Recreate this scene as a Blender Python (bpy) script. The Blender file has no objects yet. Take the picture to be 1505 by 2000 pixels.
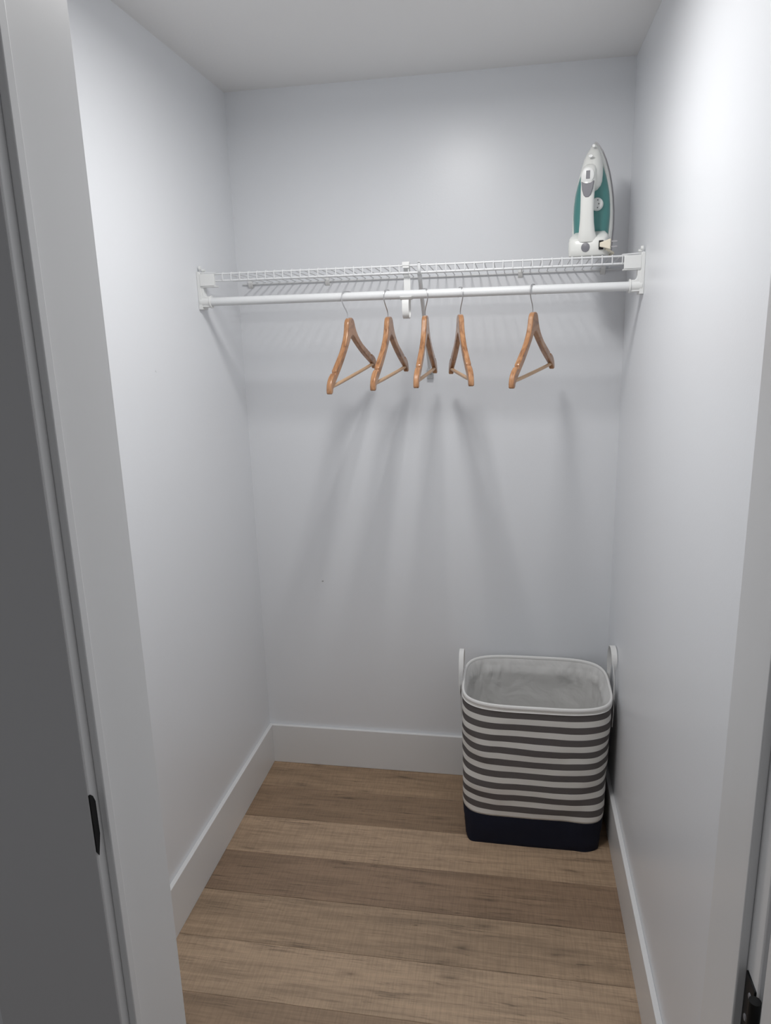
import bpy, bmesh, math, random
from mathutils import Vector, Matrix, noise
random.seed(7)
S = bpy.context.scene
COL = S.collection

# ---------------------------------------------------------------- camera
CX, CY, CZ = 0.94124, -2.49649, 1.66596
YAW, PITCH, ROLL, FPX = -0.177248, 0.241768, -0.02859, 1417.353
def cam_axes(y, p, r):
    fwd = Vector((math.sin(y)*math.cos(p), math.cos(y)*math.cos(p), -math.sin(p)))
    right0 = Vector((math.cos(y), -math.sin(y), 0))
    up0 = right0.cross(fwd)
    return math.cos(r)*right0 + math.sin(r)*up0, -math.sin(r)*right0 + math.cos(r)*up0, fwd
cr, cu, cf = cam_axes(YAW, PITCH, ROLL)
cd = bpy.data.cameras.new('camera'); cam = bpy.data.objects.new('camera', cd); COL.objects.link(cam)
cam.matrix_world = Matrix(((cr.x, cu.x, -cf.x, CX), (cr.y, cu.y, -cf.y, CY), (cr.z, cu.z, -cf.z, CZ), (0, 0, 0, 1)))
cd.sensor_fit = 'VERTICAL'; cd.sensor_height = 36; cd.lens = FPX/2000*36; cd.clip_start = 0.02
S.camera = cam

# ---------------------------------------------------------------- light and exposure
LAMP = Vector((0.72, -1.0, 2.44))
LAMP_W, LAMP_SPREAD, LAMP_X, LAMP_Y = 8.9, 175, 0.15, 0.28
HALL = 0.16
EXPO = 0.0
w = bpy.data.worlds.new('hall_ambient_fill'); S.world = w; w.use_nodes = True  # uniform dim ambient added as soft fill from the hall, not daylight
bg = w.node_tree.nodes['Background']; bg.inputs[0].default_value = (0.94, 0.96, 1.0, 1); bg.inputs[1].default_value = HALL
S.view_settings.view_transform = 'Standard'; S.view_settings.look = 'None'
S.view_settings.gamma = 1; S.view_settings.use_curve_mapping = False
S.view_settings.exposure = EXPO
ld = bpy.data.lights.new('downlight', 'AREA'); ld.shape = 'RECTANGLE'; ld.size = LAMP_X; ld.size_y = LAMP_Y; ld.energy = LAMP_W
ld.color = (1.0, 0.985, 0.97); ld.spread = math.radians(LAMP_SPREAD)
lamp = bpy.data.objects.new('downlight', ld); COL.objects.link(lamp); lamp.location = LAMP - Vector((0, 0, 0.014))

# ---------------------------------------------------------------- materials
def mat(name, col, rough=0.5, metal=0.0, bump=0.0, bscale=200.0, coat=0.0, var=0.0, vscale=6.0, **kw):
    m = bpy.data.materials.new(name); m.use_nodes = True
    nt = m.node_tree; b = nt.nodes['Principled BSDF']
    b.inputs['Base Color'].default_value = (*col, 1); b.inputs['Roughness'].default_value = rough
    b.inputs['Metallic'].default_value = metal; b.inputs['Coat Weight'].default_value = coat
    for k, v in kw.items(): b.inputs[k.replace('_', ' ')].default_value = v
    tc = nt.nodes.new('ShaderNodeTexCoord')
    if var:
        n = nt.nodes.new('ShaderNodeTexNoise'); n.inputs['Scale'].default_value = vscale; n.inputs['Detail'].default_value = 4
        mx = nt.nodes.new('ShaderNodeMix'); mx.data_type = 'RGBA'
        mx.inputs['A'].default_value = (*[c*(1-var) for c in col], 1); mx.inputs['B'].default_value = (*[min(1, c*(1+var)) for c in col], 1)
        nt.links.new(tc.outputs['Object'], n.inputs['Vector']); nt.links.new(n.outputs[0], mx.inputs['Factor'])
        nt.links.new(mx.outputs['Result'], b.inputs['Base Color'])
    if bump:
        n = nt.nodes.new('ShaderNodeTexNoise'); n.inputs['Scale'].default_value = bscale; n.inputs['Detail'].default_value = 3
        bp = nt.nodes.new('ShaderNodeBump'); bp.inputs['Strength'].default_value = bump; bp.inputs['Distance'].default_value = 0.001
        nt.links.new(tc.outputs['Object'], n.inputs['Vector']); nt.links.new(n.outputs[0], bp.inputs['Height'])
        nt.links.new(bp.outputs[0], b.inputs['Normal'])
    return m
WALL = mat('wall_paint', (0.864, 0.884, 0.914), 0.33, bump=0.15, bscale=160, var=0.012, vscale=3)
CEIL = mat('ceiling_paint', (0.90, 0.90, 0.90), 0.8, bump=0.3, bscale=120)
TRIM = mat('trim_paint', (0.84, 0.845, 0.85), 0.3, bump=0.05, bscale=60)
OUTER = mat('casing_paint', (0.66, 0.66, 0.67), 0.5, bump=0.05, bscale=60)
PLASTIC = mat('white_plastic', (0.84, 0.85, 0.84), 0.35)
ENAMEL = mat('white_enamel', (0.80, 0.815, 0.825), 0.42)
CHROME = mat('hook_steel', (0.62, 0.62, 0.63), 0.3, metal=0.9)
STEEL = mat('soleplate_steel', (0.36, 0.35, 0.37), 0.55, metal=0.5)
BLACK = mat('black_metal', (0.008, 0.008, 0.009), 0.5, Specular_IOR_Level=0.2)
IRONW = mat('iron_white', (0.82, 0.83, 0.80), 0.25)
IRONG = mat('iron_grey', (0.20, 0.20, 0.22), 0.4)
IRONT = mat('iron_teal', (0.072, 0.245, 0.235), 0.35, coat=0.15)
CREAM = mat('plug_cream', (0.80, 0.74, 0.60), 0.45)
CLEAR = mat('clear_plastic', (0.86, 0.87, 0.88), 0.2, Transmission_Weight=0.5, IOR=1.3)
NAVY = mat('navy_canvas', (0.010, 0.013, 0.028), 0.75, bump=0.5, bscale=700, Specular_IOR_Level=0.25)
STRAP = mat('white_strap', (0.84, 0.84, 0.83), 0.8, bump=0.5, bscale=900)
LINER = mat('white_liner', (0.80, 0.795, 0.78), 0.6, bump=1.0, bscale=8)
for n_ in LINER.node_tree.nodes:
    if n_.type == 'BUMP': n_.inputs['Distance'].default_value = 0.012
    if n_.type == 'TEX_NOISE': n_.inputs['Distortion'].default_value = 0.7; n_.inputs['Roughness'].default_value = 0.42
PIPING = mat('white_piping', (0.86, 0.855, 0.84), 0.7, bump=0.3, bscale=600)
MARK = mat('scuff_mark', (0.42, 0.41, 0.40), 0.7)
DARKGAP = mat('subfloor', (0.05, 0.04, 0.03), 0.9)

def wood_floor():
    m = bpy.data.materials.new('oak_plank'); m.use_nodes = True; nt = m.node_tree; N = nt.nodes.new; L = nt.links.new
    b = nt.nodes['Principled BSDF']; b.inputs['Roughness'].default_value = 0.48
    tc = N('ShaderNodeTexCoord'); oi = N('ShaderNodeObjectInfo')
    off = N('ShaderNodeVectorMath'); off.operation = 'SCALE'; L(oi.outputs['Random'], off.inputs['Scale']); off.inputs[0].default_value = (17, 31, 9)
    add = N('ShaderNodeVectorMath'); add.operation = 'ADD'; L(tc.outputs['Object'], add.inputs[0]); L(off.outputs[0], add.inputs[1])
    def nz(sx, sy, detail, scale=1.0, dist=0.0, rough=0.55):
        mp = N('ShaderNodeMapping'); mp.inputs['Scale'].default_value = (sx, sy, 1); L(add.outputs[0], mp.inputs[0])
        n = N('ShaderNodeTexNoise'); n.inputs['Scale'].default_value = scale; n.inputs['Detail'].default_value = detail
        n.inputs['Distortion'].default_value = dist; n.inputs['Roughness'].default_value = rough; L(mp.outputs[0], n.inputs[0]); return n.outputs[0]
    def ramp(src, stops):
        r = N('ShaderNodeValToRGB'); L(src, r.inputs[0]); e = r.color_ramp.elements
        while len(e) < len(stops): e.new(0.5)
        for i, (p, v) in enumerate(stops): e[i].position = p; e[i].color = (v, v, v, 1)
        return r.outputs[0]
    def mul(a, c, f=1.0):
        x = N('ShaderNodeMix'); x.data_type = 'RGBA'; x.blend_type = 'MULTIPLY'; x.inputs['Factor'].default_value = f
        L(a, x.inputs['A']); L(c, x.inputs['B']); return x.outputs['Result']
    grain = ramp(nz(5, 70, 8, 1.0, 0.6), [(0.30, 0.74), (0.50, 0.98), (0.72, 1.10)])
    fine = ramp(nz(9, 420, 6, 1.0, 0.2, 0.7), [(0.35, 0.86), (0.6, 1.03)])
    cloud = ramp(nz(1.6, 11, 5, 1.0, 0.6), [(0.30, 0.82), (0.62, 1.06)])
    # dark cracks following the grain, gathered in patches
    crack = ramp(nz(5, 130, 5, 1.0, 1.4, 0.7), [(0.37, 0.52), (0.43, 1.0)])
    patch = ramp(nz(3.5, 16, 2, 1.0, 0.5), [(0.42, 0.0), (0.55, 1.0)])
    # knots
    mp = N('ShaderNodeMapping'); mp.inputs['Scale'].default_value = (1.7, 8.5, 1); L(add.outputs[0], mp.inputs[0])
    vo = N('ShaderNodeTexVoronoi'); vo.voronoi_dimensions = '2D'; vo.inputs['Scale'].default_value = 1.0
    wob = N('ShaderNodeTexNoise'); wob.inputs['Scale'].default_value = 3.5; L(mp.outputs[0], wob.inputs[0])
    wv = N('ShaderNodeVectorMath'); wv.operation = 'SCALE'; wv.inputs['Scale'].default_value = 0.30; L(wob.outputs[1], wv.inputs[0])
    wa = N('ShaderNodeVectorMath'); wa.operation = 'ADD'; L(mp.outputs[0], wa.inputs[0]); L(wv.outputs[0], wa.inputs[1]); L(wa.outputs[0], vo.inputs[0])
    knot = ramp(vo.outputs['Distance'], [(0.0, 0.45), (0.035, 0.78), (0.10, 1.0)])
    # cross saw marks
    saw = ramp(nz(240, 16, 3, 1.0, 0.0), [(0.35, 0.89), (0.6, 1.03)])
    c = mul(oi.outputs['Color'], grain); c = mul(c, fine); c = mul(c, cloud); c = mul(c, knot); c = mul(c, saw)
    mc = N('ShaderNodeMix'); mc.data_type = 'RGBA'; mc.blend_type = 'MULTIPLY'; L(patch, mc.inputs['Factor']); L(c, mc.inputs['A']); L(crack, mc.inputs['B'])
    L(mc.outputs['Result'], b.inputs['Base Color'])
    bp = N('ShaderNodeBump'); bp.inputs['Strength'].default_value = 0.25; bp.inputs['Distance'].default_value = 0.0006
    L(nz(9, 420, 4), bp.inputs['Height']); L(bp.outputs[0], b.inputs['Normal'])
    return m
OAK = wood_floor()

def hanger_wood():
    m = bpy.data.materials.new('hanger_wood'); m.use_nodes = True; nt = m.node_tree; N = nt.nodes.new; L = nt.links.new
    b = nt.nodes['Principled BSDF']; b.inputs['Roughness'].default_value = 0.3; b.inputs['Coat Weight'].default_value = 0.35; b.inputs['Coat Roughness'].default_value = 0.2
    tc = N('ShaderNodeTexCoord'); oi = N('ShaderNodeObjectInfo')
    mp = N('ShaderNodeMapping'); mp.inputs['Scale'].default_value = (90, 14, 34); L(tc.outputs['Object'], mp.inputs[0]); 
    cb = N('ShaderNodeCombineXYZ'); L(oi.outputs['Random'], cb.inputs[0]); sc = N('ShaderNodeVectorMath'); sc.operation = 'SCALE'; sc.inputs['Scale'].default_value = 40; L(cb.outputs[0], sc.inputs[0]); L(sc.outputs[0], mp.inputs['Location'])
    n = N('ShaderNodeTexNoise'); n.inputs['Scale'].default_value = 1.2; n.inputs['Detail'].default_value = 6; n.inputs['Distortion'].default_value = 0.8; L(mp.outputs[0], n.inputs[0])
    r = N('ShaderNodeValToRGB'); e = r.color_ramp.elements; e.new(0.5)
    e[0].position = 0.28; e[0].color = (0.20, 0.085, 0.035, 1); e[1].position = 0.48; e[1].color = (0.41, 0.20, 0.09, 1); e[2].position = 0.72; e[2].color = (0.52, 0.28, 0.14, 1)
    L(n.outputs[0], r.inputs[0]); L(r.outputs[0], b.inputs['Base Color']); return m
HWOOD = hanger_wood()
BARWOOD = mat('bar_wood', (0.60, 0.39, 0.23), 0.4, var=0.12, vscale=60)

def stripe_fabric():
    m = bpy.data.materials.new('striped_canvas'); m.use_nodes = True; nt = m.node_tree; N = nt.nodes.new; L = nt.links.new
    b = nt.nodes['Principled BSDF']; b.inputs['Roughness'].default_value = 0.8; b.inputs['Specular IOR Level'].default_value = 0.3
    uv = N('ShaderNodeUVMap'); sp = N('ShaderNodeSeparateXYZ'); L(uv.outputs[0], sp.inputs[0])
    def mth(op, a, v):
        x = N('ShaderNodeMath'); x.operation = op; L(a, x.inputs[0]); x.inputs[1].default_value = v; return x.outputs[0]
    z = mth('SUBTRACT', sp.outputs[1], 0.110); k = mth('DIVIDE', z, 0.043); fr = mth('FRACT', k, 0)
    grey = mth('GREATER_THAN', fr, 0.47); lim = mth('LESS_THAN', sp.outputs[1], 0.498)
    g = N('ShaderNodeMath'); g.operation = 'MULTIPLY'; L(grey, g.inputs[0]); L(lim, g.inputs[1])
    mx = N('ShaderNodeMix'); mx.data_type = 'RGBA'; mx.inputs['A'].default_value = (0.83, 0.82, 0.785, 1); mx.inputs['B'].default_value = (0.135, 0.124, 0.122, 1)
    L(g.outputs[0], mx.inputs['Factor']); L(mx.outputs['Result'], b.inputs['Base Color'])
    tc = N('ShaderNodeTexCoord'); n = N('ShaderNodeTexNoise'); n.inputs['Scale'].default_value = 700; L(tc.outputs['Object'], n.inputs[0])
    bp = N('ShaderNodeBump'); bp.inputs['Strength'].default_value = 0.5; bp.inputs['Distance'].default_value = 0.001; L(n.outputs[0], bp.inputs['Height']); L(bp.outputs[0], b.inputs['Normal'])
    return m
STRIPE = stripe_fabric()
def emitter(name, col, s):
    m = bpy.data.materials.new(name); m.use_nodes = True; b = m.node_tree.nodes['Principled BSDF']
    b.inputs['Base Color'].default_value = (0.9, 0.9, 0.9, 1); b.inputs['Emission Color'].default_value = (*col, 1); b.inputs['Emission Strength'].default_value = s; return m
GLOW = emitter('lamp_diffuser', (1.0, 0.985, 0.96), 5.0)

# ---------------------------------------------------------------- mesh helpers
def bx(bm, lo, hi):
    v = [bm.verts.new((lo[0] if i & 1 == 0 else hi[0], lo[1] if i & 2 == 0 else hi[1], lo[2] if i & 4 == 0 else hi[2])) for i in range(8)]
    for f in ((0, 2, 3, 1), (4, 5, 7, 6), (0, 1, 5, 4), (2, 6, 7, 3), (0, 4, 6, 2), (1, 3, 7, 5)): bm.faces.new([v[i] for i in f])
def box(*spans):
    bm = bmesh.new()
    for s in spans: bx(bm, s[0], s[1])
    return bm
def ring_skin(bm, rings, cap=True, closed=True):
    R = [[bm.verts.new(p) for p in r] for r in rings]
    for a, b in zip(R, R[1:]):
        n = len(a)
        for i in range(n if closed else n-1):
            j = (i+1) % n; bm.faces.new((a[i], a[j], b[j], b[i]))
    if cap: bm.faces.new(R[0][::-1]); bm.faces.new(R[-1])
    return R
def tube(bm, pts, r, n=8, cap=True):
    pts = [Vector(p) for p in pts]; rings = []
    t0 = (pts[1]-pts[0]).normalized(); up = Vector((0, 0, 1)) if abs(t0.z) < 0.9 else Vector((1, 0, 0))
    a = t0.cross(up).normalized()
    for i, p in enumerate(pts):
        t = ((pts[min(i+1, len(pts)-1)]-p).normalized() + (p-pts[max(i-1, 0)]).normalized())
        if t.length < 1e-6: t = t0
        t.normalize(); a = (a - t*a.dot(t)).normalized(); b = t.cross(a)
        rr = r[i] if isinstance(r, (list, tuple)) else r
        rings.append([p + a*math.cos(2*math.pi*k/n)*rr + b*math.sin(2*math.pi*k/n)*rr for k in range(n)])
    ring_skin(bm, rings, cap)
def strip(bm, pts, x0, x1, th):
    """flat strap in the YZ plane: pts = (y,z) centre line, width x0..x1, thickness th"""
    rings = []
    for i, (y, z) in enumerate(pts):
        a = Vector(pts[max(i-1, 0)]); c = Vector(pts[min(i+1, len(pts)-1)]); t = (c-a).normalized(); n = Vector((-t.y, t.x))*th/2
        rings.append([(x0, y+n.x, z+n.y), (x1, y+n.x, z+n.y), (x1, y-n.x, z-n.y), (x0, y-n.x, z-n.y)])
    ring_skin(bm, rings)
def smooth_path(pts, k=5):
    pts = [Vector(p) for p in pts]; out = []
    for i in range(len(pts)-1):
        p0 = pts[max(i-1, 0)]; p1 = pts[i]; p2 = pts[i+1]; p3 = pts[min(i+2, len(pts)-1)]
        for j in range(k):
            t = j/k; out.append(0.5*((2*p1)+(p2-p0)*t+(2*p0-5*p1+4*p2-p3)*t*t+(3*p1-p0-3*p2+p3)*t**3))
    out.append(pts[-1]); return out
def prism(bm, poly, axis, lo, hi):
    """poly in the two other axes (ascending order of axes), extruded lo..hi along axis"""
    def P(a, b, c): return {0: (c, a, b), 1: (a, c, b), 2: (a, b, c)}[axis]
    A = [bm.verts.new(P(a, b, lo)) for a, b in poly]; B = [bm.verts.new(P(a, b, hi)) for a, b in poly]
    n = len(poly)
    for i in range(n): bm.faces.new((A[i], A[(i+1) % n], B[(i+1) % n], B[i]))
    bm.faces.new(A[::-1]); bm.faces.new(B)
def obj(name, bm, m, parent=None, bevel=0.0, smooth=True, seg=2, angle=35):
    bmesh.ops.recalc_face_normals(bm, faces=bm.faces[:])
    me = bpy.data.meshes.new(name); bm.to_mesh(me); bm.free(); me.materials.append(m)
    o = bpy.data.objects.new(name, me); COL.objects.link(o)
    if parent: o.parent = parent
    if smooth:
        me.shade_smooth(); me.set_sharp_from_angle(angle=math.radians(angle))
    if bevel:
        b = o.modifiers.new('bevel', 'BEVEL'); b.width = bevel; b.segments = seg; b.limit_method = 'ANGLE'; b.angle_limit = math.radians(40); b.harden_normals = False
    return o
def tag(o, label, cat, group=None):
    o['label'] = label; o['category'] = cat
    if group: o['group'] = group
    return o
def thing(name, label, cat, loc=(0, 0, 0), group=None):
    o = bpy.data.objects.new(name, None); COL.objects.link(o); o.location = loc; o.empty_display_size = 0.05
    return tag(o, label, cat, group)
def struct(name, bm, m, bevel=0.0, label=None, cat=None, parent=None):
    o = obj(name, bm, m, parent, bevel=bevel, smooth=False)
    if not parent: o['kind'] = 'structure'
    if label: o['label'] = label
    if cat: o['category'] = cat
    return o

# ---------------------------------------------------------------- room shell
W, H, BH, BT = 1.2872, 2.44, 0.1631, 0.014
YL, YR = CY+0.712, CY+0.731          # closet face of the front wall, left and right of the doorway
YO = CY+0.578                        # hall face of the casings
XL, XR = CX-0.4151, CX+0.2253        # faces of the jambs
HEAD = 2.07
T = 0.12
struct('wall_back', box(((-T, 0, 0), (W+T, T, H))), WALL, label='white back wall of the closet behind the shelf', cat='wall')
struct('wall_left', box(((-T, YL, 0), (0, 0, H))), WALL, label='white left side wall of the closet', cat='wall')
struct('wall_right', box(((W, YR, 0), (W+T, 0, H))), WALL, label='white right side wall of the closet beside the basket', cat='wall')
struct('ceiling', box(((-T, -3.4, H), (W+T, T, H+0.05))), CEIL, label='plain white closet ceiling', cat='ceiling')
struct('wall_front', box(((-0.6, YO+0.014, 0), (XL-0.018, YL, H)), ((XR+0.018, YO+0.014, 0), (W+0.6, YR, H)),
                         ((XL-0.018, YO+0.014, HEAD+0.02), (XR+0.018, YL, H))), WALL, label='white wall around the closet doorway', cat='wall')
for nm, spans, lab in (('baseboard_back', ((0, -BT, 0), (W, 0, BH)), 'tall flat white baseboard along the back wall'),
                       ('baseboard_left', ((0, YL, 0), (BT, -BT, BH)), 'tall flat white baseboard along the left wall'),
                       ('baseboard_right', ((W-BT, YR, 0), (W, -BT, BH)), 'tall flat white baseboard along the right wall')):
    struct(nm, box(spans), TRIM, bevel=0.002, label=lab, cat='baseboard')

# floor: seven inch planks running across the closet, each one a child of the floor
floor = struct('floor', box(((-0.7, -3.4, -0.03), (W+0.7, T, -0.006))), DARKGAP, label='light oak plank floor', cat='floor')
edges = [0.01, -0.172, -0.350, -0.5315, -0.708, -0.8865, -1.062]
while edges[-1] > -3.35: edges.append(edges[-1]-0.1783)
tones = [(0.448, 0.306, 0.194), (0.355, 0.238, 0.150), (0.535, 0.378, 0.252), (0.342, 0.231, 0.152), (0.470, 0.334, 0.222), (0.535, 0.386, 0.262),
         (0.410, 0.287, 0.190), (0.49, 0.35, 0.23), (0.365, 0.250, 0.165)]
pm = {}
def plank(x0, x1, ya, yb, i, tone):
    key = (round(x1-x0, 3), round(ya-yb, 3))
    if key not in pm:
        bm = bmesh.new(); l, d = (x1-x0)/2-0.0004, (ya-yb)/2-0.00045; b = 0.0009
        ring_skin(bm, [[(-l, -d, -0.006), (l, -d, -0.006), (l, d, -0.006), (-l, d, -0.006)], [(-l, -d, -b), (l, -d, -b), (l, d, -b), (-l, d, -b)],
                       [(-l+b, -d+b, 0), (l-b, -d+b, 0), (l-b, d-b, 0), (-l+b, d-b, 0)]])
        bmesh.ops.recalc_face_normals(bm, faces=bm.faces[:])
        me = bpy.data.meshes.new('floor_plank'); bm.to_mesh(me); bm.free(); me.materials.append(OAK); pm[key] = me
    o = bpy.data.objects.new('floor_plank', pm[key]); COL.objects.link(o); o.parent = floor
    o.location = ((x0+x1)/2, (ya+yb)/2, 0); o.color = (*tone, 1); return o
for i in range(len(edges)-1):
    ya, yb = edges[i], edges[i+1]; t = tones[i % len(tones)]
    if ya > -1.75: plank(-0.01, W+0.01, ya, yb, i, t)
    else:
        c = 0.2+0.37*(i % 3)
        plank(-0.7, c, ya, yb, i, t); plank(c, W+0.7, ya, yb, i, tones[(i+4) % len(tones)])

# doorway: jambs with stops, head and flat casings on the hall side
def jamb(name, x, sx, yfar, ystop, stopw, lab):
    """x = jamb face, sx = +1 when the opening lies toward +x"""
    j = struct(name, box(((min(x, x-sx*0.018), YO+0.002, 0), (max(x, x-sx*0.018), yfar, HEAD))), TRIM, bevel=0.0012, label=lab, cat='door frame')
    s = obj('door_stop', box(((min(x, x+sx*0.0085), ystop, 0), (max(x, x+sx*0.0085), ystop+stopw, HEAD))), TRIM, j, bevel=0.0015)
    return j
jl = jamb('trim_1', XL, 1, YL, CY+0.5925, 0.0125, 'white left jamb of the doorway with a narrow stop and black strike')
jr = jamb('trim_2', XR, -1, YR, CY+0.6096, 0.0125, 'white right jamb of the doorway with a black hinge')
# D-shaped black strike let into the edge of the left jamb
def strike():
    bm = bmesh.new(); z0, z1 = 1.150, 1.222; a, b = YO+0.0008, YO+0.0095
    poly = [(a, z0+0.006), (a+0.003, z0), (b-0.002, z0+0.014), (b, z0+0.022), (b, z1-0.012), (b-0.003, z1-0.004), (a+0.002, z1), (a, z1)]
    prism(bm, poly, 0, XL-0.002, XL+0.0006); return bm
obj('strike_plate', strike(), BLACK, jl, smooth=False)['label'] = 'black strike plate'
hg = obj('hinge', box(((XR-0.0018, YO+0.004, 0.985), (XR+0.001, CY+0.607, 1.075))), BLACK, jr, bevel=0.001)
hg['label'] = 'black door hinge'
bm = bmesh.new()
for k in range(3): tube(bm, [(XR-0.004, YO-0.005, 0.985+0.0302*k), (XR-0.004, YO-0.005, 0.985+0.0302*k+0.0295)], 0.0054, 14)
obj('hinge_barrel', bm, BLACK, hg)
for z in (1.0, 1.03, 1.06):
    bm = bmesh.new(); tube(bm, [(XR-0.0016, YO+0.013+0.006*(z == 1.03), z), (XR-0.0028, YO+0.013+0.006*(z == 1.03), z)], [0.0038, 0.003], 12)
    obj('screw', bm, IRONG, hg)
struct('trim_3', box(((XL-0.018, YO+0.002, HEAD), (XR+0.018, YL, HEAD+0.02))), TRIM, bevel=0.001, label='white head jamb across the top of the doorway', cat='door frame')
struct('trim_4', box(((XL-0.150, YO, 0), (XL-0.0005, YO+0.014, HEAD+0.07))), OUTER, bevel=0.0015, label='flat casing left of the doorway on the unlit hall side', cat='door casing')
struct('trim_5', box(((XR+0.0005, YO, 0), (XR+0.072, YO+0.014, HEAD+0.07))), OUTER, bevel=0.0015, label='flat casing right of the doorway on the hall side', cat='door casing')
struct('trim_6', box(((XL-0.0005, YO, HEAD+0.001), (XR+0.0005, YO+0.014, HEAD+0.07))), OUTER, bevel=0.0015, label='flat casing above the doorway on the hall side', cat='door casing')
# the door itself, swung out into the hall against the right side
dr = struct('door_1', box(((XR-0.0035, YO-0.018-0.60, 0.012), (XR+0.0315, YO-0.018, HEAD-0.003))), TRIM, bevel=0.0015,
            label='white slab door swung open into the hall on the right', cat='door')

# small flaws of the paint
def blob(name, loc, ax, parent, r=0.004):
    bm = bmesh.new(); n = 9; v = []
    for i in range(n):
        a = 2*math.pi*i/n; rr = r*random.uniform(0.6, 1.2); v.append((rr*math.cos(a), rr*math.sin(a)*0.6))
    if ax == 1: prism(bm, [(loc[0]+a, loc[2]+b) for a, b in v], 1, -0.0008, 0.0005)
    else: prism(bm, [(loc[1]+a, loc[2]+b) for a, b in v], 0, -0.0005, 0.0008)
    o = obj(name, bm, MARK if ax == 1 else WALL, parent, smooth=False); return o
blob('paint_chip', (0.248, 0, 0.770), 1, bpy.data.objects['wall_back'], 0.0045)
blob('nail_pop', (0, -0.655, 1.584), 0, bpy.data.objects['wall_left'], 0.006)

# ---------------------------------------------------------------- ceiling light
cl = thing('ceiling_light', 'oblong white light fitting on the closet ceiling near the doorway', 'light', LAMP)
hx_, hy_ = LAMP_X/2+0.004, LAMP_Y/2+0.004
def rrect(hx, hy, r, z, n=5):
    out = []
    for cx, cy, a0 in ((hx-r, hy-r, 0), (-hx+r, hy-r, 90), (-hx+r, -hy+r, 180), (hx-r, -hy+r, 270)):
        for k in range(n+1):
            a = math.radians(a0+90*k/n); out.append((cx+r*math.cos(a), cy+r*math.sin(a), z))
    return out
bm = bmesh.new(); ring_skin(bm, [rrect(hx_+0.014, hy_+0.014, 0.016, 0), rrect(hx_+0.014, hy_+0.014, 0.016, -0.010), rrect(hx_+0.010, hy_+0.010, 0.014, -0.014)]); obj('light_base', bm, PLASTIC, cl)
bm = bmesh.new(); ring_skin(bm, [rrect(hx_, hy_, 0.012, -0.012), rrect(hx_, hy_, 0.012, -0.020), rrect(hx_-0.006, hy_-0.006, 0.01, -0.024)]); obj('diffuser', bm, GLOW, cl)
lamp.parent = cl; lamp.location = (0, 0, -0.027)

# ---------------------------------------------------------------- wire shelf
RF, RB = -0.3165, -0.006
shelf = thing('wire_shelf', 'white ventilated wire shelf spanning the closet at the back wall', 'shelf', (W/2, -0.16, 1.84))
def local(o, pts): l = o.location; return [(p[0]-l.x, p[1]-l.y, p[2]-l.z) for p in pts]
def rail(name, y, z, r, x0=0.045, x1=1.242):
    bm = bmesh.new(); tube(bm, local(shelf, [(x0, y, z), (x1, y, z)]), r, 10); return obj(name, bm, ENAMEL, shelf)
rail('front_rail', RF, 1.8525, 0.0027); rail('lip_rail', RF, 1.8330, 0.0029); rail('rear_rail', RB, 1.8410, 0.0029, 0.02, W-0.02)
rail('middle_rail', -0.16, 1.8430, 0.0027)
bm = bmesh.new()
tube(bm, [(0, 0.156, 0.0052), (0, -0.150, 0.0166), (0, -0.1572, 0.0155), (0, -0.1602, 0.0115), (0, -0.1602, -0.0085)], 0.00155, 6)
cw = obj('cross_wire', bm, ENAMEL, shelf); NW = 44
xs = [0.0735 + (1.2305-0.0735)*i/(NW-1) for i in range(NW)]
cw.location = (xs[0]-W/2, 0, 0)
for x in xs[1:]:
    c = cw.copy(); COL.objects.link(c); c.parent = shelf; c.location = (x-W/2, 0, 0)

# end brackets
def bracket(x, s, lab):
    t = thing('shelf_bracket', lab, 'bracket', (x, -0.325, 1.815))
    def P(poly): return [(s*a, b-1.815) for a, b in poly]
    bm = bmesh.new(); prism(bm, P([(0, 1.750), (0, 1.858), (0.004, 1.860), (0.009, 1.859), (0.011, 1.855), (0.012, 1.75)]), 1, -0.018, 0.026)
    obj('mounting_plate', bm, PLASTIC, t, bevel=0.0015)
    bm = bmesh.new(); prism(bm, P([(0.008, 1.757), (0.008, 1.852), (0.050, 1.852), (0.050, 1.816), (0.0185, 1.816), (0.0175, 1.800), (0.0195, 1.792), (0.025, 1.787), (0.034, 1.786), (0.034, 1.757)]), 1, -0.016, 0.006)
    obj('arm', bm, PLASTIC, t, bevel=0.0012)
    lo, hi = sorted((s*0.010, s*0.055))
    obj('shelf_cup', box(((lo, -0.019, -0.001), (hi, 0.016, 0.0035)), ((lo, -0.019, 0.0005), (min(hi, hi) if s > 0 else hi, -0.0155, 0.037))), PLASTIC, t, bevel=0.001)
    bm = bmesh.new(); tube(bm, [(s*0.004, -0.003, -0.043), (s*0.034, -0.003, -0.043)], 0.0168, 24); obj('rod_socket', bm, PLASTIC, t, bevel=0.001)
    bm = bmesh.new(); tube(bm, [(s*0.0335, -0.003, -0.043), (s*0.038, -0.003, -0.043)], 0.0188, 24); obj('socket_collar', bm, PLASTIC, t, bevel=0.001)
    bm = bmesh.new(); tube(bm, [(s*0.006, -0.006, 0.055), (s*0.012, -0.006, 0.055)], [0.0065, 0.005], 14); obj('top_boss', bm, PLASTIC, t)
    bm = bmesh.new(); tube(bm, [(s*0.006, 0.016, 0.050), (s*0.015, 0.016, 0.050)], [0.005, 0.0035], 14); obj('screw', bm, PLASTIC, t)
    bm = bmesh.new(); tube(bm, [(s*0.010, -0.012, 0.0415), (s*0.058, -0.004, 0.0405)], 0.0016, 8); obj('wire_end', bm, ENAMEL, t)
    return t
bracket(0.0, 1, 'white plastic shelf and rod bracket on the left wall')
bracket(W, -1, 'white plastic shelf and rod bracket on the right wall')
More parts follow.
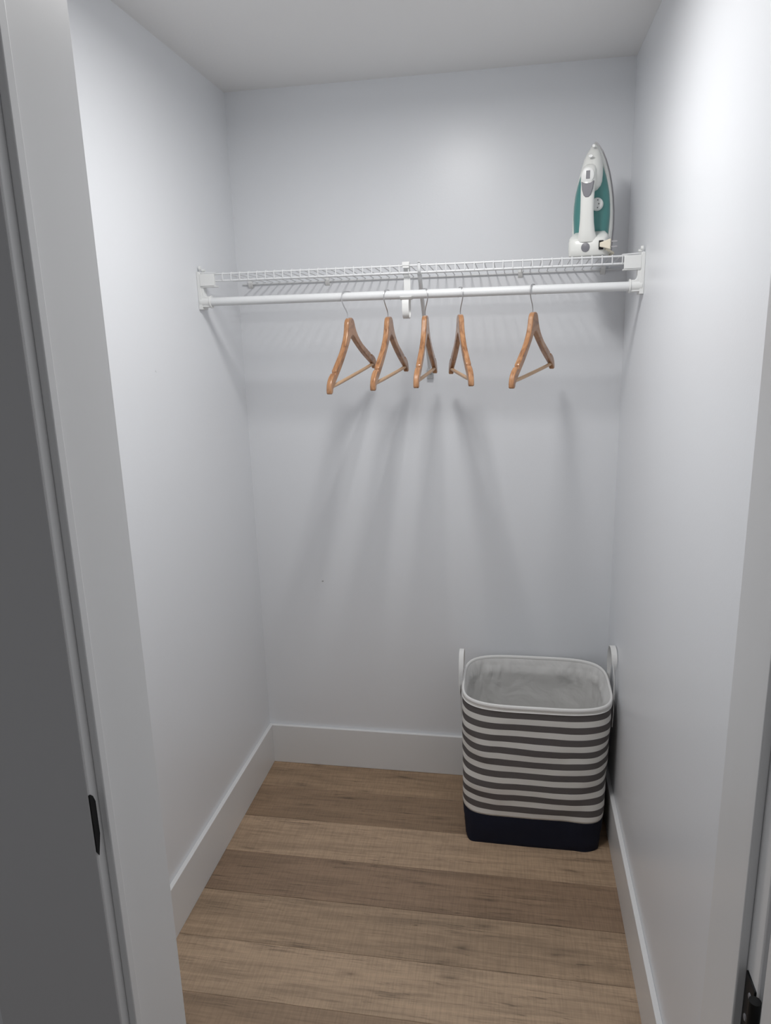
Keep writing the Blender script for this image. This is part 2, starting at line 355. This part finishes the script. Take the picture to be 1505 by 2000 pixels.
# rod
ROD = Vector((W/2, -0.330, 1.772)); RR = 0.0125
bm = bmesh.new(); tube(bm, [(-W/2+0.012, 0, 0), (W/2-0.012, 0, 0)], RR, 24)
rod = obj('closet_rod', bm, ENAMEL); rod.location = ROD; tag(rod, 'white round metal clothes rod below the wire shelf', 'rod')
# hook support in the middle
t = thing('rod_support', 'white J shaped hook carrying the middle of the clothes rod', 'bracket', (0.6315, -0.318, 1.78))
def loc2(pts): return [(y+0.318, z-1.78) for y, z in pts]
path = smooth_path([(v[0], v[1], 0) for v in [(-0.3235, 1.846), (-0.3235, 1.8585), (-0.318, 1.8605), (-0.307, 1.8605), (-0.3015, 1.856), (-0.3005, 1.80), (-0.3005, 1.735), (-0.3035, 1.718),
        (-0.314, 1.7085), (-0.328, 1.7065), (-0.3405, 1.7125), (-0.3465, 1.726), (-0.3470, 1.745), (-0.3445, 1.7570)]], 4)
bm = bmesh.new(); strip(bm, loc2([(p.x, p.y) for p in path]), -0.0095, 0.0095, 0.0028); obj('hook_strap', bm, PLASTIC, t, bevel=0.0008)
bm = bmesh.new(); pts = []
for k in range(9):
    a = math.radians(205+130*k/8); pts.append((-0.330+math.cos(a)*(RR+0.0013), 1.772+math.sin(a)*(RR+0.0013)))
strip(bm, loc2(pts), -0.016, 0.018, 0.0022); obj('saddle', bm, PLASTIC, t)
bm = bmesh.new(); bx(bm, (-0.0105, -0.0085, 0.0720), (0.0105, 0.014, 0.0825)); obj('shelf_clip', bm, PLASTIC, t, bevel=0.001)
# diagonal brace
t = thing('shelf_brace', 'slim white diagonal brace from the shelf front down to the back wall', 'brace', (0.664, -0.16, 1.69))
bm = bmesh.new(); tube(bm, [(0.005, -0.148, 0.138), (-0.002, 0.150, -0.148)], 0.0062, 14); obj('brace_tube', bm, ENAMEL, t)
bm = bmesh.new(); tube(bm, smooth_path([(0.005, -0.146, 0.136), (0.006, -0.158, 0.143), (0.006, -0.164, 0.1500), (0.006, -0.1645, 0.168), (0.006, -0.1665, 0.168)], 4), 0.0045, 10); obj('brace_hook', bm, ENAMEL, t)
bm = bmesh.new(); bx(bm, (-0.0125, 0.146, -0.180), (0.0095, 0.160, -0.150)); bx(bm, (-0.009, 0.138, -0.160), (0.006, 0.155, -0.142)); 
obj('wall_clip', bm, CLEAR, t, bevel=0.0025)['label'] = 'clear plastic wall clip'
# clips that hold the rear rail
for k, (x, lab) in enumerate(((0.048, 'small white wall clip under the shelf nearest the left wall'), (0.319, 'small white wall clip under the shelf left of the middle'),
                              (0.958, 'small white wall clip under the shelf right of the middle'), (1.214, 'small white wall clip under the shelf below the iron'))):
    bm = bmesh.new(); prism(bm, [(-0.013, 0.007), (-0.0145, 0.001), (-0.010, -0.010), (0, -0.017), (0, 0.010), (-0.009, 0.011)], 0, -0.0075, 0.0075)
    o = obj('shelf_clip', bm, PLASTIC, None, bevel=0.001); o.location = (x, 0, 1.843); tag(o, lab, 'clip', 'clips holding the back of the wire shelf')

# ---------------------------------------------------------------- wooden hangers
def hanger_profile():
    """upper outline of the right half in (y,z), hanger plane, z from the rod centre; then lower outline"""
    up = [(0, -0.0600), (0.009, -0.0606), (0.0175, -0.0640), (0.0235, -0.0705), (0.0275, -0.0790), (0.0320, -0.0910), (0.039, -0.1040), (0.051, -0.1190), (0.067, -0.1340),
          (0.085, -0.1480), (0.112, -0.1640), (0.138, -0.1790), (0.1505, -0.1860), (0.1530, -0.1885), (0.1535, -0.1965), (0.1590, -0.1990), (0.1625, -0.1925),
          (0.180, -0.2000), (0.192, -0.2090), (0.2005, -0.2200), (0.2050, -0.2330), (0.2055, -0.2440)]
    lo = [(0.1965, -0.2460), (0.190, -0.2440), (0.186, -0.2350), (0.174, -0.2260), (0.158, -0.2165), (0.136, -0.2040), (0.110, -0.1885), (0.084, -0.1715), (0.062, -0.1560),
          (0.040, -0.1395), (0.022, -0.1250), (0.011, -0.1160), (0.004, -0.1125), (0, -0.1120)]
    return up, lo
def hanger_body():
    up, lo = hanger_profile()
    half = up + lo
    poly = half[:-1] + [lo[-1]] + [(-a, b) for a, b in reversed(lo[:-1])] + [(-a, b) for a, b in reversed(up[1:])]
    bm = bmesh.new(); prism(bm, poly, 0, -0.0074, 0.0074); return bm
def make_hanger(i, x, yaw, tilt, hookyaw, lab):
    t = thing('coat_hanger', lab, 'hanger', (x, ROD.y, ROD.z), 'wooden hangers on the closet rod')
    t.rotation_euler = (0, 0, 0)
    piv = Matrix.Rotation(yaw, 4, 'Z') @ Matrix.Rotation(tilt, 4, 'X')
    if i == 0:
        b = obj('hanger_arms', hanger_body(), HWOOD, t, bevel=0.0030, seg=3)
        bm = bmesh.new(); tube(bm, smooth_path([(0, -0.189, -0.228), (0, -0.10, -0.2295), (0, 0.10, -0.2295), (0, 0.189, -0.228)], 6), 0.0052, 12)
        r = obj('trouser_bar', bm, BARWOOD, t)
        R_ = RR+0.0016; 
        hk = [(0.0175, -0.012), (0.0215, 0.001), (0.0165, 0.0110), (0.008, 0.0142), (0.0, 0.0146), (-0.008, 0.0142), (-0.0165, 0.0105), (-0.0215, 0.0), (-0.0205, -0.012), (-0.0145, -0.025),
              (-0.0065, -0.037), (-0.0015, -0.046), (0, -0.053), (0, -0.064)]
        bm = bmesh.new(); tube(bm, smooth_path([(0, a, b_) for a, b_ in hk], 4), 0.0016, 8); h = obj('hook', bm, CHROME, t)
        make_hanger.parts = (b, r, h)
        P = (b, r, h)
    else:
        P = []
        for s in make_hanger.parts:
            c = s.copy(); COL.objects.link(c); c.parent = t; P.append(c)
        for s, c in zip(make_hanger.parts, P):
            c.name = s.name.split('.')[0]
    # arms swing about the shank, the hook may swivel on its own
    P[0].matrix_local = piv; P[1].matrix_local = piv
    P[2].matrix_local = Matrix.Rotation(hookyaw, 4, 'Z')
    return t
D = math.radians
HANGERS = [(0.457, -8.3, 7.5, -36, 'leftmost wooden hanger on the rod, its far shoulder hidden behind the next hanger'),
           (0.577, -5.3, 4.4, -20, 'second wooden hanger from the left, just left of the J shaped rod support'),
           (0.686, -1.4, 2.5, 30, 'middle wooden hanger, hanging edge on just right of the J shaped rod support'),
           (0.788, 12.5, 1.7, 24, 'fourth wooden hanger from the left, alone turned with its near shoulder right'),
           (0.992, -18.0, 4.5, -22, 'rightmost wooden hanger, hanging apart from the other four')]
for i, (x, y, tl, hy, lab) in enumerate(HANGERS): make_hanger(i, x, D(y), D(tl), D(hy), lab)

# ---------------------------------------------------------------- steam iron
IR = thing('steam_iron', 'white and teal steam iron standing upright at the right end of the wire shelf', 'iron', (1.157, -0.215, 1.8572))
IR.rotation_euler = (0, 0, D(-14)); IR.scale = (1, 1, 1.04)
HI = 0.300
def solew(h):   # half width at height h above the heel
    d = HI-h
    tab = [(0, 0.001), (0.004, 0.006), (0.010, 0.011), (0.024, 0.0200), (0.05, 0.0315), (0.08, 0.0410), (0.11, 0.0480), (0.145, 0.0540), (0.185, 0.0575), (0.225, 0.0585), (0.26, 0.0565), (0.30, 0.0545)]
    for (a, b), (c, e) in zip(tab, tab[1:]):
        if a <= d <= c: return b+(e-b)*(d-a)/(c-a)
    return tab[-1][1]
def outline(scale, z0, z1, n=26, k=1.0):
    hs = [z0+(z1-z0)*i/n for i in range(n+1)]
    hs = sorted(set(hs+[z1-0.002, z1-0.006, z1-0.012]))
    R_ = [(solew(h)*scale*k, h) for h in hs]; return R_ + [(-a, b) for a, b in reversed(R_)]
def slab(poly_list):
    """loft between outlines lying at several depths: [(y, poly)...]"""
    bm = bmesh.new(); ring_skin(bm, [[(a, y, b) for a, b in poly] for y, poly in poly_list]); return bm
def ol(sc, z0=0.012, top=HI, dz=0.0): 
    pts = outline(1.0, 0.0, HI)
    return [(a*sc, z0+(b/HI)*(top-z0)) for a, b in pts]
obj('soleplate', slab([(0.020, ol(0.96, 0.014, HI-0.003)), (0.018, ol(1.0)), (0.008, ol(1.0)), (0.007, ol(0.98))]), STEEL, IR)['label'] = 'brushed steel soleplate'
obj('skirt', slab([(0.0075, ol(0.95, 0.010, HI-0.004)), (-0.004, ol(0.955, 0.010, HI-0.005)), (-0.016, ol(0.925, 0.008, HI-0.010)), (-0.020, ol(0.88, 0.01, HI-0.018))]), IRONW, IR)
# teal water tank standing proud of the skirt
def tank(y, sc, z0, z1):
    return [(a*sc, z0+(b/HI)*(z1-z0)) for a, b in outline(1.0, 0.0, HI)]
bm = slab([(-0.017, tank(0, 0.86, 0.055, 0.264)), (-0.030, tank(0, 0.84, 0.056, 0.260)), (-0.044, tank(0, 0.70, 0.060, 0.248)), (-0.050, tank(0, 0.5, 0.07, 0.23))])
obj('water_tank', bm, IRONT, IR)['label'] = 'translucent teal water tank'
# white nose that grows out of the tip and carries the controls
def ell(cx, cy, z, rx, ry, n=24, p=2.4):
    out = []
    for k in range(n):
        a = 2*math.pi*k/n; c, s_ = math.cos(a), math.sin(a)
        out.append((cx+rx*math.copysign(abs(c)**(2/p), c), cy+ry*math.copysign(abs(s_)**(2/p), s_), z))
    return out
bm = bmesh.new()
nose = [(0.290, 0.004, -0.012, 0.006), (0.280, 0.010, -0.018, 0.012), (0.262, 0.0185, -0.028, 0.021), (0.245, 0.0245, -0.036, 0.028), (0.225, 0.0275, -0.044, 0.036), (0.205, 0.0285, -0.050, 0.042),
        (0.190, 0.0280, -0.050, 0.042), (0.178, 0.0240, -0.048, 0.038), (0.170, 0.0170, -0.044, 0.030), (0.166, 0.010, -0.040, 0.02)]
ring_skin(bm, [ell(0.001, cy, z, rx, ry) for z, rx, cy, ry in nose]); obj('nose', bm, IRONW, IR, angle=60)
# handle arching from the nose down to the heel
bm = bmesh.new()
hd = [(0.230, 0.009, -0.068, 0.010), (0.224, 0.0150, -0.078, 0.012), (0.215, 0.0180, -0.086, 0.0135), (0.20, 0.0190, -0.093, 0.0135), (0.17, 0.0185, -0.098, 0.0135), (0.14, 0.0178, -0.099, 0.0135), (0.11, 0.0178, -0.098, 0.0135),
      (0.085, 0.0190, -0.094, 0.0145), (0.062, 0.0215, -0.088, 0.018), (0.048, 0.0255, -0.080, 0.024), (0.036, 0.030, -0.070, 0.030)]
ring_skin(bm, [ell(-0.001, cy, z, rx, ry) for z, rx, cy, ry in hd]); obj('handle', bm, IRONW, IR, angle=60)
# heel
bm = bmesh.new()
def heel_ring(z, w_, y0, y1): return ell(0, (y0+y1)/2, z, w_, (y1-y0)/2, 32, 5.0)
ring_skin(bm, [heel_ring(z, w_, a, b) for z, w_, a, b in [(0.0, 0.048, -0.090, 0.004), (0.003, 0.0520, -0.094, 0.008), (0.020, 0.0530, -0.096, 0.010), (0.038, 0.0530, -0.096, 0.009), (0.043, 0.0515, -0.093, 0.007),
          (0.047, 0.053, -0.088, 0.004), (0.056, 0.050, -0.068, -0.002), (0.068, 0.040, -0.045, -0.006)]])
obj('heel', bm, IRONW, IR, angle=50)
def disc(name, c, r, th, m, parent, rx=1.0, rz=1.0, n=28):
    bm = bmesh.new(); 
    ring_skin(bm, [[(c[0]+r*rx*s*math.cos(2*math.pi*k/n), c[1]-d, c[2]+r*rz*s*math.sin(2*math.pi*k/n)) for k in range(n)] for s, d in ((1, 0), (1, th*0.7), (0.85, th))])
    return obj(name, bm, m, parent)
disc('logo_disc', (-0.002, -0.0945, 0.0225), 0.0118, 0.0025, IRONG, IR)['label'] = 'round grey disc on the heel'
cp = disc('control_panel', (-0.001, -0.1045, 0.198), 0.0165, 0.005, PLASTIC, IR, 1.0, 1.15)
# tilt the panel to follow the handle front
disp = obj('display', box(((-0.0050, -0.1103, 0.1890), (0.0055, -0.1080, 0.2090))), IRONG, cp, bevel=0.0008)
bm = bmesh.new(); prism(bm, [(-0.0165, 0.1835), (-0.0085, 0.1790), (0, 0.1780), (0.0085, 0.1790), (0.0165, 0.1845), (0.0145, 0.165), (0.0095, 0.1500), (0.0040, 0.1440), (-0.0040, 0.1440), (-0.0095, 0.1495), (-0.0140, 0.1630)], 1, -0.1135, -0.100)
obj('spray_button', bm, IRONG, IR, bevel=0.0015)['label'] = 'grey shield shaped steam button'
disc('steam_slider', (0.0, -0.0715, 0.2500), 0.0045, 0.004, PLASTIC, IR, 1.4, 0.9)
disc('spray_nozzle', (0.003, -0.0430, 0.2790), 0.0042, 0.005, PLASTIC, IR)
dial = disc('temperature_dial', (0.0185, -0.0500, 0.1330), 0.0165, 0.012, PLASTIC, IR)
for k in range(3):
    disc('dial_mark', (0.0215+0.003*(k == 1), -0.0620, 0.1235+0.0095*k), 0.0018, 0.0006, IRONG, dial, n=10)
# plug tucked into the heel, prongs pointing right
obj('cord_recess', box(((0.0335, -0.0975, 0.0145), (0.0455, -0.090, 0.0375))), BLACK, IR, bevel=0.001)
bm = bmesh.new(); ring_skin(bm, [[(x, y, z) for y, z in ((-0.100-d, 0.026-h), (-0.100+d, 0.026-h), (-0.100+d, 0.026+h), (-0.100-d, 0.026+h))] for x, d, h in ((0.037, 0.005, 0.0055), (0.046, 0.006, 0.0075), (0.062, 0.0065, 0.0125), (0.066, 0.0065, 0.0130))])
pg = obj('plug', bm, CREAM, IR, bevel=0.0015); pg['label'] = 'cream power plug'
for dz in (-0.0065, 0.0065):
    obj('prong', box(((0.065, -0.1008, 0.026+dz-0.0016), (0.083, -0.0992, 0.026+dz+0.0016))), STEEL, pg)
bm = bmesh.new(); tube(bm, smooth_path([(0.052, -0.094, 0.016), (0.062, -0.075, 0.010), (0.066, -0.045, 0.008), (0.058, -0.012, 0.008), (0.04, 0.018, 0.010), (0.0, 0.024, 0.010)], 5), 0.0032, 8)
obj('power_cord', bm, CREAM, IR)

# ---------------------------------------------------------------- striped laundry hamper
HM = thing('laundry_hamper', 'tall soft laundry basket with grey and white stripes and a navy base in the corner', 'basket', (1.025, -0.213, 0))
HZ = 0.512
def lerp_tab(tab, v):
    for a, b in zip(tab, tab[1:]):
        if a[0] <= v <= b[0]:
            t_ = (v-a[0])/(b[0]-a[0]); return [p+(q-p)*t_ for p, q in zip(a[1:], b[1:])]
    return list(tab[-1][1:])
#        v     cx      hx     cy     hy    exponent
HT = [(0.00, -0.004, 0.219, -0.003, 0.168, 10), (0.03, -0.004, 0.223, -0.002, 0.171, 9.0), (0.10, -0.003, 0.227, -0.001, 0.174, 7.5), (0.22, -0.002, 0.231, 0.0, 0.178, 5.6), (0.35, -0.001, 0.235, 0.0, 0.181, 4.6),
      (0.60, 0.000, 0.238, 0.001, 0.186, 4.2), (0.9, 0.002, 0.241, 0.001, 0.188, 4.0), (1.0, 0.003, 0.242, 0.001, 0.188, 3.9)]
NS = 128
def hamper_pt(k, v, off=0.0, wr=1.0):
    cx, hx, cy, hy, p = lerp_tab(HT, v)
    a = 2*math.pi*k/NS; c, s_ = math.cos(a), math.sin(a)
    x = math.copysign(abs(c)**(2/p), c); y = math.copysign(abs(s_)**(2/p), s_)
    amp = 0.0045*wr*min(1, 4*(1-v)+0.15)
    n = noise.noise(Vector((x*2.2, y*2.2, v*6.0)))*amp*1.2 + noise.noise(Vector((x*5+7, y*5, v*16)))*amp*0.35
    if v < 0.2: n += noise.noise(Vector((x*6, y*6, v*30+3)))*0.004*(0.2-v)*5
    dz = noise.noise(Vector((x*1.6+4, y*1.6, v*4)))*0.0055*min(1, 3*(1-v))*min(1, v*8)
    return Vector((cx+(hx-off+n)*x, cy+(hy-off+n)*y, v*HZ+dz))
def wall_mesh(vs, off=0.0, wr=1.0, thick=0.0):
    bm = bmesh.new(); uvl = bm.loops.layers.uv.new('UVMap'); grid = []
    for v in vs: grid.append([bm.verts.new(hamper_pt(k, v, off, wr)) for k in range(NS)])
    for j in range(len(vs)-1):
        for k in range(NS):
            k2 = (k+1) % NS; f = bm.faces.new((grid[j][k], grid[j][k2], grid[j+1][k2], grid[j+1][k]))
            for lp, (u_, vv) in zip(f.loops, ((k, vs[j]), (k+1, vs[j]), (k+1, vs[j+1]), (k, vs[j+1]))): lp[uvl].uv = (u_/NS, vv*HZ)
    return bm, grid
VB = 0.110/HZ
vs = [VB+(1-VB)*j/60 for j in range(61)]
bm, g = wall_mesh(vs); body = obj('basket_body', bm, STRIPE, HM); body['label'] = 'canvas sides with grey and white stripes'
so = body.modifiers.new('thickness', 'SOLIDIFY'); so.thickness = 0.0025; so.offset = -1
vs = [0.0, 0.004, 0.012, 0.03, 0.06, 0.09, 0.12, 0.15, 0.18, VB]
bm, g = wall_mesh(vs, -0.0006)
bm.faces.new(g[0][::-1]); nb = obj('navy_base', bm, NAVY, HM); nb['label'] = 'dark navy canvas base'
# liner, gathered just inside the rim
def liner():
    bm = bmesh.new(); rows = []; vs = [0.999, 0.975, 0.955, 0.94, 0.91, 0.88, 0.84, 0.79, 0.73, 0.66, 0.58, 0.5, 0.42, 0.34, 0.26, 0.18, 0.1, 0.06]
    for v in vs:
        r_ = []
        for k in range(NS*2):
            p = hamper_pt(k/2, min(v, 1), 0.0045 if v > 0.98 else 0.008, 1.0); d = Vector((p.x, p.y, 0)).normalized()
            a = k/(NS*2)
            g1 = noise.noise(Vector((math.cos(6.283*a)*9, math.sin(6.283*a)*9, v*9)))
            g2 = noise.noise(Vector((math.cos(6.283*a)*26, math.sin(6.283*a)*26, v*12)))
            near = max(0, 1-abs(v-0.91)/0.075)
            g3 = noise.noise(Vector((math.cos(6.283*a)*4+v*5, math.sin(6.283*a)*4, v*2.5)))
            sag = 0.006*near + (0.009*g1+0.005*g2)*near + 0.006*g1*(v < 0.88)*0.7 + (0.010*abs(g3) if v < 0.93 else 0)
            r_.append(bm.verts.new(p - d*max(0, 0.001+sag)))
        rows.append(r_)
    n = NS*2
    for a, b in zip(rows, rows[1:]):
        for k in range(n): bm.faces.new((a[k], b[k], b[(k+1) % n], a[(k+1) % n]))
    bm.faces.new(rows[-1]); return bm
ln = obj('liner', liner(), LINER, HM, angle=180); ln['label'] = 'crumpled white drawstring liner'
# piping round the rim
bm = bmesh.new(); rings = []
for k in range(NS):
    p = hamper_pt(k, 1.0); q = hamper_pt(k+1, 1.0); o_ = hamper_pt(k-1, 1.0); tt = (q-o_).normalized(); nn = Vector((tt.y, -tt.x, 0)); 
    rings.append([p + nn*(0.0048*math.cos(a)-0.003) + Vector((0, 0, 0.0075*math.sin(a)-0.001)) for a in [2*math.pi*i/10 for i in range(10)]])
rings.append(rings[0]); R_ = ring_skin(bm, rings, cap=False); bmesh.ops.remove_doubles(bm, verts=bm.verts[:], dist=1e-5)
obj('rim_piping', bm, PIPING, HM, angle=180)
bm = bmesh.new(); rings = []
for k in range(NS+1):
    p = hamper_pt(k % NS, 0.972, 0.0, 1.0); q = hamper_pt((k+1) % NS, 0.972); o_ = hamper_pt((k-1) % NS, 0.972); tt = (q-o_).normalized(); nn = Vector((tt.y, -tt.x, 0))
    rings.append([p + nn*0.0004 + nn*(0.0016*math.cos(a)) + Vector((0, 0, 0.0015*math.sin(a))) for a in [2*math.pi*i/6 for i in range(6)]])
ring_skin(bm, rings, cap=False); bmesh.ops.remove_doubles(bm, verts=bm.verts[:], dist=1e-5); obj('rim_seam', bm, PIPING, HM, angle=180)
# strap handles: wide band standing up from each short side
def band(path, wdir, width, th, fray=0.0):
    bm = bmesh.new(); rings = []; P_ = smooth_path(path, 6); W_ = smooth_path(wdir, 6)
    for i, p in enumerate(P_):
        t_ = (P_[min(i+1, len(P_)-1)]-P_[max(i-1, 0)]).normalized(); u_ = W_[i]; u_ = (u_-t_*u_.dot(t_)).normalized(); n_ = t_.cross(u_)
        rings.append([p+u_*width/2+n_*th/2, p-u_*width/2+n_*th/2, p-u_*width/2-n_*th/2, p+u_*width/2-n_*th/2])
    ring_skin(bm, rings); return bm
X, Y_ = Vector((1, 0, 0)), Vector((0, 1, 0))
def handle(side, lean, ya, yb, top, hw):
    x0 = side*0.247+0.003
    pts = [(x0-side*0.002, ya, 0.400), (x0, ya, 0.465), (x0+side*0.001, ya, HZ), (x0+lean*0.45, ya+0.010, HZ+top*0.50), (x0+lean*0.9, ya+0.034, HZ+top*0.90), (x0+lean, (ya+yb)/2, HZ+top),
           (x0+lean*0.9, yb-0.034, HZ+top*0.88), (x0+lean*0.3, yb-0.010, HZ+top*0.45), (x0+side*0.001, yb, HZ), (x0, yb, 0.465), (x0-side*0.002, yb, 0.400)]
    m_ = X*0.8+Y_*0.55 if side < 0 else X*0.3+Y_*0.9
    wd = [Y_, Y_, Y_*0.9+X*0.35, m_, X, X, X, X*0.8-Y_*0.55, X*0.35-Y_*0.9, -Y_, -Y_]
    bm = bmesh.new(); P_ = smooth_path(pts, 6); W_ = smooth_path(wd, 6); rings = []
    for i, p in enumerate(P_):
        t_ = (P_[min(i+1, len(P_)-1)]-P_[max(i-1, 0)]).normalized()
        u_ = W_[i]; u_ = (u_-t_*u_.dot(t_)).normalized(); nrm = u_.cross(t_)
        q = p if side < 0 else Vector((min(p.x, 0.2595-abs(u_.x)*hw), p.y, p.z))
        rings.append([q+u_*hw+nrm*0.0011, q-u_*hw+nrm*0.0011, q-u_*hw-nrm*0.0011, q+u_*hw-nrm*0.0011])
    ring_skin(bm, rings); return obj('carry_handle', bm, STRAP, HM)
handle(-1, 0.0, -0.055, 0.070, 0.100, 0.0078)
handle(1, 0.0, -0.060, 0.085, 0.132, 0.0088)
